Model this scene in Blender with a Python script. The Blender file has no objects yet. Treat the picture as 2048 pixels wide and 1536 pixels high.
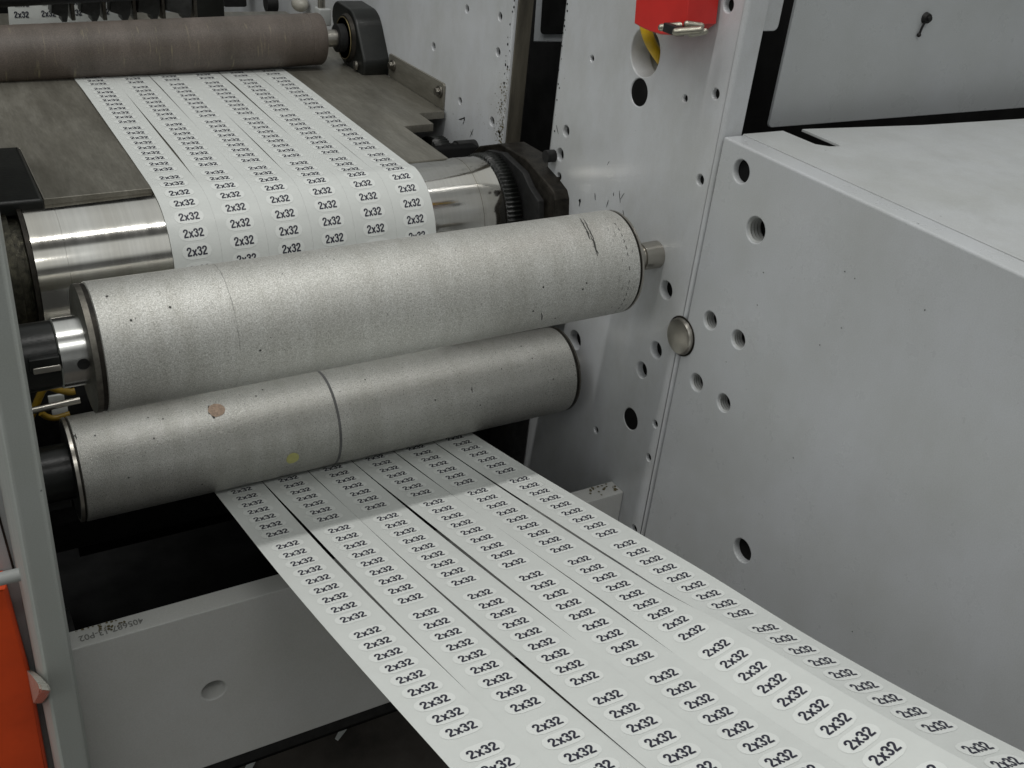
import bpy, bmesh, math, random
from mathutils import Vector, Matrix
random.seed(7)
C = bpy.context.scene.collection
D = bpy.data
# ---------------------------------------------------------------- camera
R = Matrix(((0.8646, 0.1781, -0.4698), (-0.4938, 0.4743, -0.7289), (0.0930, 0.8622, 0.4980)))
# re-orthonormalise
cx = Vector(R.col[0]).normalized(); cz = Vector(R.col[2]); cz = (cz - cx * cz.dot(cx)).normalized(); cy = cz.cross(cx)
R = Matrix((cx, cy, cz)).transposed()
FPX = 2051.75
cam = D.cameras.new('camera'); cam.sensor_width = 36; cam.lens = 36 * FPX / 2048
cam.clip_start = 0.02; cam.clip_end = 60
co = D.objects.new('camera', cam); C.objects.link(co); co.matrix_world = R.to_4x4()
sc = bpy.context.scene; sc.camera = co
sc.view_settings.view_transform = 'Standard'; sc.view_settings.look = 'None'
sc.view_settings.exposure = -0.06; sc.view_settings.gamma = 1.0
try: sc.view_settings.use_curve_mapping = False
except Exception: pass
# ---------------------------------------------------------------- world: a lit hall ceiling seen as bands of angle round the roller axis
W = D.worlds.new('World'); sc.world = W; W.use_nodes = True
n = W.node_tree.nodes; l = W.node_tree.links
bg = n['Background']; tc = n.new('ShaderNodeTexCoord'); sp = n.new('ShaderNodeSeparateXYZ')
l.new(tc.outputs['Generated'], sp.inputs[0])
at = n.new('ShaderNodeMath'); at.operation = 'ARCTAN2'; l.new(sp.outputs['Z'], at.inputs[0]); l.new(sp.outputs['Y'], at.inputs[1])
dv = n.new('ShaderNodeMath'); dv.operation = 'DIVIDE'; dv.inputs[1].default_value = math.pi; l.new(at.outputs[0], dv.inputs[0])
rp = n.new('ShaderNodeValToRGB'); l.new(dv.outputs[0], rp.inputs[0])
stops = [(0, .07), (.08, .16), (.17, .62), (.35, .85), (.52, .85), (.555, .10), (.64, .12), (.665, .95), (.79, .85), (.83, .10), (.92, .26), (1.0, .3)]
er = rp.color_ramp.elements
er[0].position, er[0].color = 0, (.07, .07, .07, 1)
er[1].position, er[1].color = 1, (.3, .3, .3, 1)
for p, v in stops[1:-1]:
    e = er.new(p); e.color = (v, v, v, 1)
lx = n.new('ShaderNodeMapRange'); lx.inputs['From Min'].default_value = -.95; lx.inputs['From Max'].default_value = .5; lx.inputs['To Min'].default_value = 1.45; lx.inputs['To Max'].default_value = .85
l.new(sp.outputs['X'], lx.inputs['Value'])
mx = n.new('ShaderNodeMix'); mx.data_type = 'RGBA'; mx.blend_type = 'MULTIPLY'; mx.inputs[0].default_value = 1; l.new(rp.outputs[0], mx.inputs[6]); l.new(lx.outputs[0], mx.inputs[7])
tint = n.new('ShaderNodeMix'); tint.data_type = 'RGBA'; tint.blend_type = 'MULTIPLY'; tint.inputs[0].default_value = 1
l.new(mx.outputs[2], tint.inputs[6]); tint.inputs[7].default_value = (.975, 1.0, .975, 1)
l.new(tint.outputs[2], bg.inputs[0]); bg.inputs[1].default_value = 0.74

def area(name, loc, sx, sy, power, col=(1, .99, .96), rot=(0, 0, 0)):
    la = D.lights.new(name, 'AREA'); la.shape = 'RECTANGLE'; la.size = sx; la.size_y = sy; la.energy = power; la.color = col
    o = D.objects.new(name, la); C.objects.link(o); o.location = loc; o.rotation_euler = rot
    return o
# long tube right above the rollers, a shorter one behind the camera
area('ceiling_tube_lamp', (-.65, .645, 2.0), 3.0, .09, 31)
area('ceiling_tube_lamp', (.05, -1.25, 2.0), .6, .12, 6.5, rot=(math.radians(38), 0, 0))

# ---------------------------------------------------------------- helpers
def ray(u, v): return R @ Vector(((u - 1024) / FPX, -(v - 768) / FPX, -1))
def PX(u, v, x): d = ray(u, v); return d * (x / d.x)
def PY(u, v, y): d = ray(u, v); return d * (y / d.y)
def PZ(u, v, z): d = ray(u, v); return d * (z / d.z)

def link(name, me, mats, parent=None, smooth=True, ang=35):
    for m in (mats if isinstance(mats, (list, tuple)) else [mats]): me.materials.append(m)
    o = D.objects.new(name, me); C.objects.link(o)
    if parent: o.parent = parent
    if smooth:
        me.polygons.foreach_set('use_smooth', [True] * len(me.polygons))
        if ang: me.set_sharp_from_angle(angle=math.radians(ang))
    return o
def frombm(name, bm, mats, parent=None, smooth=True, ang=35, recalc=True):
    if recalc: bmesh.ops.recalc_face_normals(bm, faces=bm.faces)
    for e in bm.edges:
        if len(e.link_faces) != 2 or e.calc_face_angle(0) > math.radians(ang): e.smooth = False
    me = D.meshes.new(name); bm.to_mesh(me); bm.free()
    return link(name, me, mats, parent, smooth, 0)
def tag(o, label, cat, group=None, kind=None):
    o['label'] = label
    if kind: o['kind'] = kind
    else: o['category'] = cat
    if group: o['group'] = group
    return o
def empty(name, label, cat, group=None, loc=(0, 0, 0)):
    o = D.objects.new(name, None); C.objects.link(o); o.empty_display_size = .02; tag(o, label, cat, group)
    return o

def box(bm, lo, hi, bev=0, mi=0):
    r = bmesh.ops.create_cube(bm, size=1)
    vs = r['verts']
    for v in vs:
        v.co = Vector([lo[i] + (v.co[i] + .5) * (hi[i] - lo[i]) for i in range(3)])
    fs = list({f for v in vs for f in v.link_faces})
    for f in fs: f.material_index = mi
    if bev:
        es = list({e for v in vs for e in v.link_edges})
        bmesh.ops.bevel(bm, geom=es, offset=bev, segments=3, affect='EDGES', profile=.5)
def lathe(bm, prof, L, Rr, seg=96, mi=0, cap=True):
    """prof: [(x, r)...] revolved about a line through (y,z)=L at x=xa to Rr at x=xb"""
    (xa, ya, za), (xb, yb, zb) = L, Rr
    rings = []
    for x, r in prof:
        t = (x - xa) / (xb - xa); yc = ya + (yb - ya) * t; zc = za + (zb - za) * t
        rings.append([bm.verts.new((x, yc + r * math.cos(2 * math.pi * k / seg), zc + r * math.sin(2 * math.pi * k / seg))) for k in range(seg)])
    for a, b in zip(rings, rings[1:]):
        for k in range(seg):
            f = bm.faces.new((a[k], a[(k + 1) % seg], b[(k + 1) % seg], b[k])); f.material_index = mi
    if cap:
        bm.faces.new(rings[0]).material_index = mi; bm.faces.new(rings[-1]).material_index = mi
def cyl(bm, p0, p1, r0, r1=None, seg=24, mi=0):
    p0 = Vector(p0); p1 = Vector(p1); r1 = r0 if r1 is None else r1
    d = (p1 - p0).normalized(); a = d.orthogonal().normalized(); b = d.cross(a)
    A = [bm.verts.new(p0 + (a * math.cos(t) + b * math.sin(t)) * r0) for t in [2 * math.pi * k / seg for k in range(seg)]]
    B = [bm.verts.new(p1 + (a * math.cos(t) + b * math.sin(t)) * r1) for t in [2 * math.pi * k / seg for k in range(seg)]]
    for k in range(seg):
        bm.faces.new((A[k], A[(k + 1) % seg], B[(k + 1) % seg], B[k])).material_index = mi
    bm.faces.new(A[::-1]).material_index = mi; bm.faces.new(B).material_index = mi
def tube(bm, pts, r, seg=12, mi=0):
    pts = [Vector(p) for p in pts]; rings = []; a = None
    for i, p in enumerate(pts):
        d = (pts[min(i + 1, len(pts) - 1)] - pts[max(i - 1, 0)]).normalized()
        a = d.orthogonal().normalized() if a is None else (a - d * a.dot(d)).normalized()
        b = d.cross(a)
        rings.append([bm.verts.new(p + (a * math.cos(2 * math.pi * k / seg) + b * math.sin(2 * math.pi * k / seg)) * r) for k in range(seg)])
    for A, B in zip(rings, rings[1:]):
        for k in range(seg): bm.faces.new((A[k], A[(k + 1) % seg], B[(k + 1) % seg], B[k])).material_index = mi
    bm.faces.new(rings[0][::-1]).material_index = mi; bm.faces.new(rings[-1]).material_index = mi
def spline(P, n=10):
    P = [Vector(p) for p in P]; P = [P[0] * 2 - P[1]] + P + [P[-1] * 2 - P[-2]]; out = []
    for i in range(1, len(P) - 2):
        for k in range(n):
            t = k / n; a, b, c, d = P[i - 1:i + 3]
            out.append(.5 * ((2 * b) + (c - a) * t + (2 * a - 5 * b + 4 * c - d) * t * t + (-a + 3 * b - 3 * c + d) * t ** 3))
    out.append(P[-2]); return out
def inset(P, d):
    n_ = len(P); out = []
    for i in range(n_):
        a, b, c = Vector(P[i - 1]), Vector(P[i]), Vector(P[(i + 1) % n_])
        e1 = (b - a).normalized(); e2 = (c - b).normalized()
        n1 = Vector((-e1.y, e1.x)); n2 = Vector((-e2.y, e2.x)); m = (n1 + n2); m = m / max(m.dot(n1), .2)
        out.append(b + m * d)
    return out
def roundpoly(P, r, seg=5):
    """round the corners of a polygon; r may be a list"""
    n_ = len(P); out = []
    for i in range(n_):
        ri = r[i] if isinstance(r, (list, tuple)) else r
        a, b, c = Vector(P[i - 1]), Vector(P[i]), Vector(P[(i + 1) % n_])
        if ri <= 0: out.append(b); continue
        u = (a - b).normalized(); w = (c - b).normalized()
        th = u.angle(w); dd = min(ri / math.tan(th / 2), .45 * (a - b).length, .45 * (c - b).length)
        p, q = b + u * dd, b + w * dd
        for k in range(seg + 1):
            t = k / seg; out.append((1 - t) ** 2 * p + 2 * t * (1 - t) * b + t * t * q)
    return out
def plate(bm, P, holes, t, mp, rnd=.001, cham=.0006, mi=0, seg=3, kf=None, blind=None):
    """flat plate with real holes.  P in CCW order; mp(a, b, depth) -> world; depth 0 is the visible face"""
    P = [Vector(p) for p in P]
    A = sum(P[i - 1].x * P[i].y - P[i].x * P[i - 1].y for i in range(len(P)))
    if A < 0: P = P[::-1]
    loops = []
    prof = [(rnd * (1 - math.sin(k * math.pi / 2 / seg)), rnd * (1 - math.cos(k * math.pi / 2 / seg))) for k in range(seg + 1)]
    prof = [(d, z) for d, z in prof] + [(0, t)]
    rings = [[bm.verts.new(mp(*(q + (p - q) * (kf(q) if kf else 1)), z)) for p, q in zip(inset(P, d), P)] for d, z in prof]
    def skin(rings):
        for a, b in zip(rings, rings[1:]):
            for k in range(len(a)):
                f = bm.faces.new((a[k], a[(k + 1) % len(a)], b[(k + 1) % len(a)], b[k])); f.material_index = mi
    skin(rings)
    fr = [rings[0]]; bk = [rings[-1]]
    thru = []
    for (a, b, r) in holes:
        deep = t if blind is None or r > .02 else min(t, blind(a, b, r) * r)
        s = 20 if r < .006 else 36
        hr = [[bm.verts.new(mp(a + rr * math.cos(2 * math.pi * k / s), b + rr * math.sin(2 * math.pi * k / s), z)) for k in range(s)]
              for rr, z in ((r + cham, 0), (r + cham * .3, cham * .4), (r, cham), (r, deep))]
        skin(hr); fr.append(hr[0])
        if deep == t: bk.append(hr[-1]); thru.append((a, b, r))
        else: bm.faces.new(hr[-1]).material_index = 1
    for grp in (fr, bk):
        es = []
        for lp in grp:
            for k in range(len(lp)):
                e = bm.edges.get((lp[k], lp[(k + 1) % len(lp)])) or bm.edges.new((lp[k], lp[(k + 1) % len(lp)]))
                es.append(e)
        for e in es: e.smooth = False
        r_ = bmesh.ops.triangle_fill(bm, edges=es, use_beauty=False)
        cs = [(mp(a, b, 0 if grp is fr else t), r) for a, b, r in (holes if grp is fr else thru)]; kill = []
        for f in r_['geom']:
            if isinstance(f, bmesh.types.BMFace):
                f.material_index = mi; c_ = f.calc_center_median()
                if any((v - c_).length < r for v, r in cs): kill.append(f)
        if kill: bmesh.ops.delete(bm, geom=kill, context='FACES_ONLY')
def MX(x0, s=1): return lambda a, b, d: Vector((x0 + s * d, a, b))       # plate facing -X (depth grows to +X)
def MY(y0): return lambda a, b, d: Vector((a, y0 + d, b))                # plate facing -Y
def MZ(z0): return lambda a, b, d: Vector((a, b, z0 - d))                # plate facing up
def mark(bm, pts, w, mp, mi=1):
    """thin irregular stroke lying on a surface, pts in (a,b)"""
    pts = [Vector(p) for p in pts]; L_ = []
    for i, p in enumerate(pts):
        d = (pts[min(i + 1, len(pts) - 1)] - pts[max(i - 1, 0)]).normalized(); nn = Vector((-d.y, d.x))
        ww = w * (.35 + .65 * math.sin(math.pi * (i + .35) / (len(pts) - .3))) * random.uniform(.7, 1.2) / 2
        L_.append((bm.verts.new(mp(*(p + nn * ww), -.00025)), bm.verts.new(mp(*(p - nn * ww), -.00025))))
    for a, b in zip(L_, L_[1:]): bm.faces.new((a[0], a[1], b[1], b[0])).material_index = mi
def blob(bm, c, r, mp, mi=1, k=11, j=.35):
    vs = [bm.verts.new(mp(c[0] + r * random.uniform(1 - j, 1) * math.cos(2 * math.pi * i / k), c[1] + r * random.uniform(1 - j, 1) * math.sin(2 * math.pi * i / k), -.00025)) for i in range(k)]
    c0_ = bm.verts.new(mp(c[0], c[1], -.0003))
    for i in range(k): bm.faces.new((vs[i], vs[(i + 1) % k], c0_)).material_index = mi

# ---------------------------------------------------------------- materials
def nt(name):
    m = D.materials.new(name); m.use_nodes = True
    return m, m.node_tree.nodes, m.node_tree.links, m.node_tree.nodes['Principled BSDF']
def noise(n, l, scale, detail=4, stretch=(1, 1, 1), rough=.6):
    tc = n.new('ShaderNodeTexCoord'); mp = n.new('ShaderNodeMapping'); mp.inputs['Scale'].default_value = stretch
    l.new(tc.outputs['Object'], mp.inputs[0])
    t = n.new('ShaderNodeTexNoise'); t.inputs['Scale'].default_value = scale; t.inputs['Detail'].default_value = detail; t.inputs['Roughness'].default_value = rough
    l.new(mp.outputs[0], t.inputs['Vector']); return t.outputs['Fac']
def ramp(n, l, src, pts):
    r = n.new('ShaderNodeValToRGB'); l.new(src, r.inputs[0]); e = r.color_ramp.elements
    e[0].position, e[0].color = pts[0][0], (*pts[0][1], 1); e[1].position, e[1].color = pts[-1][0], (*pts[-1][1], 1)
    for p, c in pts[1:-1]: x = e.new(p); x.color = (*c, 1)
    return r.outputs[0]
def g(v, t=(1, 1, 1)): return (v * t[0], v * t[1], v * t[2])
def mul(n, l, a, b, fac=1.0, mode='MULTIPLY'):
    m = n.new('ShaderNodeMix'); m.data_type = 'RGBA'; m.blend_type = mode; m.inputs[0].default_value = fac
    l.new(a, m.inputs[6]); l.new(b, m.inputs[7]); return m.outputs[2]
def bump(n, l, bs, src, strength=.1, dist=.001):
    b = n.new('ShaderNodeBump'); b.inputs['Strength'].default_value = strength; b.inputs['Distance'].default_value = dist
    l.new(src, b.inputs['Height']); l.new(b.outputs[0], bs.inputs['Normal'])
def paint(name, col, rough=.32, dirt=.12, grime=0, spec=.5):
    m, n, l, b = nt(name)
    big = ramp(n, l, noise(n, l, 9, 5), [(.3, g(1 - dirt, (1, 1, .97))), (.65, g(1))])
    fine = ramp(n, l, noise(n, l, 900, 2), [(.3, g(.93)), (.7, g(1.04))])
    c = n.new('ShaderNodeRGB'); c.outputs[0].default_value = (*col, 1)
    x = mul(n, l, mul(n, l, c.outputs[0], big), fine)
    # sparse specks
    v = n.new('ShaderNodeTexVoronoi'); v.inputs['Scale'].default_value = 42; v.inputs['Randomness'].default_value = 1
    tc = n.new('ShaderNodeTexCoord'); l.new(tc.outputs['Object'], v.inputs['Vector'])
    sp_ = ramp(n, l, v.outputs['Distance'], [(.025, g(.35)), (.045, g(1))])
    gate = ramp(n, l, noise(n, l, 14, 2), [(.56, g(1)), (.6, g(0))])
    inv = n.new('ShaderNodeMix'); inv.data_type = 'RGBA'; l.new(gate, inv.inputs[0]); l.new(sp_, inv.inputs[6]); inv.inputs[7].default_value = (1, 1, 1, 1)
    x = mul(n, l, x, inv.outputs[2])
    if grime:
        gr = ramp(n, l, noise(n, l, 26, 8, (1, 1, .5), .75), [(.44 - grime * .1, g(1)), (.62, (1 - .5 * grime, 1 - .55 * grime, 1 - .65 * grime))])
        x = mul(n, l, x, gr)
    l.new(x, b.inputs['Base Color'])
    rr = ramp(n, l, noise(n, l, 30, 4), [(.3, g(rough * .8)), (.7, g(rough * 1.3))]); l.new(rr, b.inputs['Roughness'])
    bump(n, l, b, noise(n, l, 420, 2), .12, .0006)
    b.inputs['Specular IOR Level'].default_value = spec
    return m
def flat(name, col, rough=.5, metal=0, var=.15, sc_=60, bmp=.05, st=(1, 1, 1)):
    m, n, l, b = nt(name)
    x = ramp(n, l, noise(n, l, sc_, 5, st), [(.3, tuple(c * (1 - var) for c in col)), (.7, tuple(min(1, c * (1 + var)) for c in col))])
    l.new(x, b.inputs['Base Color']); b.inputs['Roughness'].default_value = rough; b.inputs['Metallic'].default_value = metal
    if bmp: bump(n, l, b, noise(n, l, sc_ * 6, 3, st), bmp, .0008)
    return m
M_white = paint('white_machine_paint', (.56, .58, .60), .3, .1)
M_white2 = paint('white_plate_paint_greasy', (.58, .595, .62), .18, .12, .14)
M_cover = paint('white_cover_paint', (.51, .525, .545), .30, .09, .06)
M_top = paint('white_cover_top_paint', (.50, .515, .525), .36, .12, .12)
M_frame = paint('grey_white_frame_paint', (.40, .42, .40), .5, .08)
M_bar = paint('grey_white_bar_paint', (.58, .58, .565), .45, .08)
M_bore = paint('bore_paint', (.5, .51, .51), .4, .1)
M_ink = flat('scuff_mark', (.05, .05, .045), .6, 0, .3, 300)
M_grime = flat('brown_oily_grime', (.12, .10, .05), .5, 0, .4, 300)
M_inkgrey = flat('faint_scuff', (.2, .2, .19), .6, 0, .3, 300)
M_grease = flat('greasy_black_steel', (.025, .022, .018), .42, .5, .6, 90, .5)
M_black = flat('black_cast_metal', (.022, .022, .022), .5, .1, .3, 120, .3)
M_blacksh = flat('black_painted_metal', (.010, .011, .010), .33, .0, .3, 40, .25)
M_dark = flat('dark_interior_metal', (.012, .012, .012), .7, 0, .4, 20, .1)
M_grimeedge = flat('brown_grimy_edge', (.10, .09, .07), .55, .3, .6, 50, .4, (1, 1, .15))
M_shaft = flat('ground_steel_shaft', (.42, .40, .36), .28, .9, .1, 40, .1, (.2, 1, 1))
M_steel = flat('polished_steel', (.62, .62, .6), .22, 1, .08, 30, .03, (6, 1, 1))
M_bolt = flat('dark_bolt_steel', (.16, .15, .13), .4, .9, .3, 200, .3)
M_clasp = flat('zinc_clasp', (.42, .40, .33), .3, .9, .2, 200, .2)
M_red = flat('red_plastic', (.62, .03, .025), .38, 0, .08, 30, .05)
M_orange = flat('orange_red_plastic', (.86, .085, .014), .4, 0, .25, 6, .05)
M_hose = flat('shaded_yellow_hose', (.26, .16, .01), .4, 0, .2, 60, .05)  # yellow with the shadow around the hoses put into its colour
M_yellow = flat('yellow_cable', (.72, .46, .01), .4, 0, .1, 60, .05)
M_floor = flat('dark_oily_floor', (.085, .075, .065), .6, 0, .5, 9, .3)
M_grey = flat('grey_panel', (.42, .43, .42), .45, 0, .1, 20, .05)
M_plastic = flat('clear_plastic_latch', (.5, .48, .42), .2, 0, .2, 60, .2)
M_plastic.node_tree.nodes['Principled BSDF'].inputs['Transmission Weight'].default_value = .2
M_sticker = flat('tan_sticker', (.42, .30, .22), .6, 0, .35, 400, .3)
M_spot = flat('yellow_green_spot', (.44, .43, .16), .5, 0, .12, 300, .2)
M_liner = flat('label_liner_paper', (.665, .685, .665), .36, 0, .025, 50, .03)
M_label = flat('white_label_paper', (.755, .775, .755), .32, 0, .02, 50, .02)
M_print = flat('navy_black_print', (.022, .022, .04), .45, 0, .2, 300, 0)

for m_, v_ in ((M_grease, .25), (M_black, .2), (M_blacksh, .35), (M_dark, .05)): m_.node_tree.nodes['Principled BSDF'].inputs['Specular IOR Level'].default_value = v_
def sandy(name, a, b_, rough=.42, metal=.75):
    m, n, l, b = nt(name)
    f1 = noise(n, l, 1000, 3, (1, 1, 1), .75)
    c = ramp(n, l, f1, [(.32, g(a, (1, .99, .95))), (.5, g((a + b_) / 2, (1, 1, .97))), (.66, g(b_))])
    st = ramp(n, l, noise(n, l, 30, 8, (1.6, .3, .3), .7), [(.3, g(.78, (1, .985, .93))), (.7, g(1.0, (1, .995, .97)))])
    x = mul(n, l, c, st)
    l.new(x, b.inputs['Base Color']); b.inputs['Metallic'].default_value = metal
    rr = ramp(n, l, noise(n, l, 700, 2), [(.3, g(rough * .7)), (.7, g(rough * 1.25))]); l.new(rr, b.inputs['Roughness'])
    bump(n, l, b, f1, .55, .0007)
    return m
M_alu = sandy('frosted_aluminium_tape', .40, .86, .44, .62)
M_alu2 = sandy('worn_frosted_aluminium', .34, .66, .36, .68)

def brushed(name, col, rough=.11):
    m, n, l, b = nt(name)
    s1 = ramp(n, l, noise(n, l, 300, 3, (1, .02, .02)), [(.3, tuple(c * .95 for c in col)), (.7, tuple(min(1, c * 1.03) for c in col))])
    s2 = ramp(n, l, noise(n, l, 9, 3, (3, .2, .2)), [(.35, g(.86, (1, .98, .94))), (.65, g(1.0))])
    x = mul(n, l, s1, s2); l.new(x, b.inputs['Base Color']); b.inputs['Metallic'].default_value = 1
    rr = ramp(n, l, noise(n, l, 60, 3, (1, .1, .1)), [(.3, g(rough * .8)), (.7, g(rough * 1.3))]); l.new(rr, b.inputs['Roughness'])
    bump(n, l, b, noise(n, l, 500, 2, (1, .02, .02)), .03, .0003)
    return m
M_chrome = brushed('polished_steel_cylinder', (.66, .65, .62))
M_table = None
def tablemat():
    m, n, l, b = nt('worn_steel_table')
    c = ramp(n, l, noise(n, l, 20, 10, (1.6, .25, 1), .75), [(.25, (.14, .13, .105)), (.5, (.225, .213, .18)), (.75, (.36, .345, .30))])
    f = ramp(n, l, noise(n, l, 500, 3, (1, .12, 1)), [(.3, g(.85)), (.7, g(1.08))])
    x = mul(n, l, c, f); l.new(x, b.inputs['Base Color']); b.inputs['Metallic'].default_value = .55
    rr = ramp(n, l, noise(n, l, 30, 5, (1, .3, 1)), [(.3, g(.3)), (.7, g(.5))]); l.new(rr, b.inputs['Roughness'])
    bump(n, l, b, noise(n, l, 300, 4, (1, .2, 1)), .15, .0006); return m
M_table = tablemat()
def brownmat():
    m, n, l, b = nt('brown_rubber_roller')
    c = ramp(n, l, noise(n, l, 20, 6, (1, .3, .3), .7), [(.25, (.07, .058, .046)), (.5, (.108, .088, .074)), (.75, (.155, .127, .11))])
    f = ramp(n, l, noise(n, l, 700, 3), [(.3, g(.72)), (.7, g(1.25))])
    s = ramp(n, l, noise(n, l, 110, 3, (2.2, .2, .2)), [(.62, g(0)), (.76, (.12, .11, .055))])
    x = mul(n, l, c, f); x = mul(n, l, x, s, 1, 'ADD'); l.new(x, b.inputs['Base Color']); b.inputs['Roughness'].default_value = .5
    bump(n, l, b, noise(n, l, 600, 3), .2, .0006); return m
M_brown = brownmat()

X0 = .65; YF = .70          # inner face of the right side plates; their front edge
# ---------------------------------------------------------------- setting
bm = bmesh.new(); plate(bm, [(-3, -.3), (4, -.3), (4, 6), (-3, 6)], [], .05, MZ(-1.32)); fl = frombm('floor', bm, M_floor)
fl['kind'] = 'structure'; fl['label'] = 'dark oily workshop floor under the press'

# ---- side plates ---------------------------------------------------------
H = [(.9205, -.2378, .003), (.7599, -.2369, .0032), (.7189, -.2216, .0047), (.7241, -.1447, .0062), (.9529, -.326, .006), (.9593, -.3554, .0068),
     (.956, -.3806, .0042), (.7176, -.3032, .005), (.7369, -.4275, .0095), (.7352, -.4969, .009), (.7525, -.5305, .009), (.7562, -.5959, .0125),
     (.7148, -.5779, .004), (.7149, -.622, .004), (.8142, -.6457, .004), (.7161, -.7229, .005), (.8316, -.2108, .0235), (.8314, -.2502, .0135), (.8808, -.5579, .0115)]
bm = bmesh.new(); mp = MX(X0)
plate(bm, roundpoly([(YF, -1.05), (.985, -1.05), (.985, 0), (YF, 0)], .002, 2), H, .024, mp, .0045, .0012, 0, 6, None, lambda a, b, r: .95)
def M2(u, v): p = PX(u, v, X0); return (p.y, p.z)
def strokes(bm, lst, mp, mi=1):
    for s in lst:
        w, pts = s[0], [Vector(M2(*q)) for q in s[1:]]
        fine = [pts[0].lerp(pts[-1], 0)]
        for a, b in zip(pts, pts[1:]):
            for k in range(1, 4): fine.append(a.lerp(b, k / 3) + Vector((random.uniform(-1, 1), random.uniform(-1, 1))) * w * .3)
        mark(bm, fine, w, mp, mi)
strokes(bm, [(.0016, (1190, 386), (1191, 400)), (.001, (1217, 400), (1213, 414)), (.001, (1239, 381), (1241, 405)), (.0008, (1249, 386), (1241, 398)),
             (.0011, (1246, 420), (1248, 430)), (.0012, (1228, 385), (1227, 392)), (.001, (1113, 250), (1117, 268)), (.0009, (1219, 322), (1215, 330)),
             (.002, (1161, 398), (1158, 412))], mp)
for u, v, r in [(1160, 402, .0028)] + [(1133 - .107 * v + random.uniform(0, 5), v, random.uniform(.0006, .0018)) for v in (8, 22, 40, 52, 60, 66, 92, 118, 140, 168, 176, 200, 230, 262)]:
    blob(bm, M2(u, v), r, mp)
sp_near = frombm('side_plate', bm, [M_white2, M_dark])
tag(sp_near, 'white drilled side plate behind the right ends of the grey rollers', 'side plate')
for (a, b, r) in ((.8314, -.2502, .0135), (.7562, -.5959, .0125)):
    bm = bmesh.new(); lathe(bm, [(X0 + .0006, r - .0002), (X0 + .004, r - .0012)], (0, a, b), (1, a, b), 40, 0, True); frombm('black_plug', bm, M_dark, sp_near)
# tab on the front edge, where the plate turns outwards
bm = bmesh.new()
plate(bm, roundpoly([(.6745, -.2545), (.6745, -.163), (.694, -.163), (.694, 0), (.6745, 0)][::1], [0, .001, .006, .004, 0], 5), [], .02, MY(YF + .002), .0015)
tb = frombm('edge_tab', bm, M_white2, sp_near)
# back plate
HB = [(1.2975, -.3114, .0052), (1.2083, -.2445, .0048), (1.1231, -.2362, .0048), (1.1208, -.2777, .0052), (1.2104, -.3624, .0045), (1.1211, -.3641, .0055),
      (1.62, -.262, .017), (1.655, -.395, .008)]
bm = bmesh.new()
plate(bm, roundpoly([(1.092, -1.05), (3.2, -1.05), (3.2, 0), (1.092, 0)], .002, 2), HB, .024, mp, .003, .001, 0, 4, None, lambda a, b, r: .9)
for k in range(26):
    v = random.uniform(0, 330); u = 1030 - v * .11 + random.uniform(-6, 1); blob(bm, M2(u, v), random.uniform(.0006, .0022), mp)
strokes(bm, [(.0022, (918, 239), (930, 236), (926, 248)), (.0012, (941, 262), (945, 270)), (.0012, (947, 258), (940, 275)), (.001, (906, 226), (907, 230)), (.001, (950, 282), (951, 285))], mp)
for k in range(170):
    v = random.triangular(120, 300, 295); u = 1014 - (v - 190) * .11 - abs(random.gauss(0, 8)); blob(bm, M2(u, v), random.uniform(.0004, .0015), mp, 2)
for k in range(30): blob(bm, M2(random.uniform(900, 1000), random.uniform(200, 290)), random.uniform(.0003, .0008), mp, 2)
bp = frombm('side_plate', bm, [M_white2, M_dark, M_grime]); tag(bp, 'far white side plate carrying the brown roller bearing', 'side plate')
# grimy edge of the back plate seen in the gap between the plates
bm = bmesh.new(); box(bm, (X0 + .0045, 1.0885, -1.0), (X0 + .0245, 1.0915, 0), .0004); frombm('grimy_edge', bm, M_grimeedge, bp)
bm = bmesh.new(); box(bm, (X0 + .0250, 1.092, -1.0), (PY(1065, 60, 1.092).x, 1.12, 0), .002); gc = frombm('guide_column', bm, M_black)
tag(gc, 'black vertical guide column in the gap between the two white side plates', 'column')
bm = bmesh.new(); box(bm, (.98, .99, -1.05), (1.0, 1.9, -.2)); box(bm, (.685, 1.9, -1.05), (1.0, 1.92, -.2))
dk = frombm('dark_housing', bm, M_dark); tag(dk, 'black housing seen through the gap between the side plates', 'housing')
# white frame far inside the gap, with a rounded black window
a = PX(1067, 84, .90); b_ = PX(1073, 0, .90)
bm = bmesh.new()
def fr(u, v): p = PX(u, v, .93); return Vector((p.y, p.z))
o1 = [fr(1066, 84), fr(1140, 84), fr(1140, -60), fr(1076, -60)]
plate(bm, o1, [], .01, MX(.93), .002)
gf = frombm('pale_frame', bm, M_white); tag(gf, 'small pale frame with dark window deep in the gap', 'frame')
bm = bmesh.new(); plate(bm, roundpoly([fr(1085, 68), fr(1145, 68), fr(1145, -60), fr(1093, -60)], .008, 5), [], .004, MX(.925), .001); frombm('window', bm, M_dark, gf)

# ---- right cover (box) -------------------------------------------------
HC = [(.666, -.2775, .0105), (.6325, -.321, .0118), (.6653, -.4282, .009), (.6234, -.4283, .009), (.6658, -.4988, .009), (.6233, -.4988, .009), (.5542, -.6319, .0122)]
cov = empty('machine_cover', 'big white box cover at the right with threaded holes in its side', 'machine cover')
bm = bmesh.new()
zt = -.2545
plate(bm, roundpoly([(-.1, -1.05), (YF - .0026, -1.05), (YF - .0026, zt), (-.1, zt)], [.002, .002, .003, .003], 4), HC, .0225, mp, .0022, .0012, 0, 5, None, lambda a, b, r: .62 if r < .0119 and r > .0101 and b > -.3 or b < -.6 else 1.5)
for u, v in ((1527, 545), (1690, 543), (1710, 557), (1515, 610), (1705, 1263), (1850, 620), (1640, 690)): blob(bm, M2(u, v), .0007, mp)
frombm('side_panel', bm, [M_cover, M_dark], cov)
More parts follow.
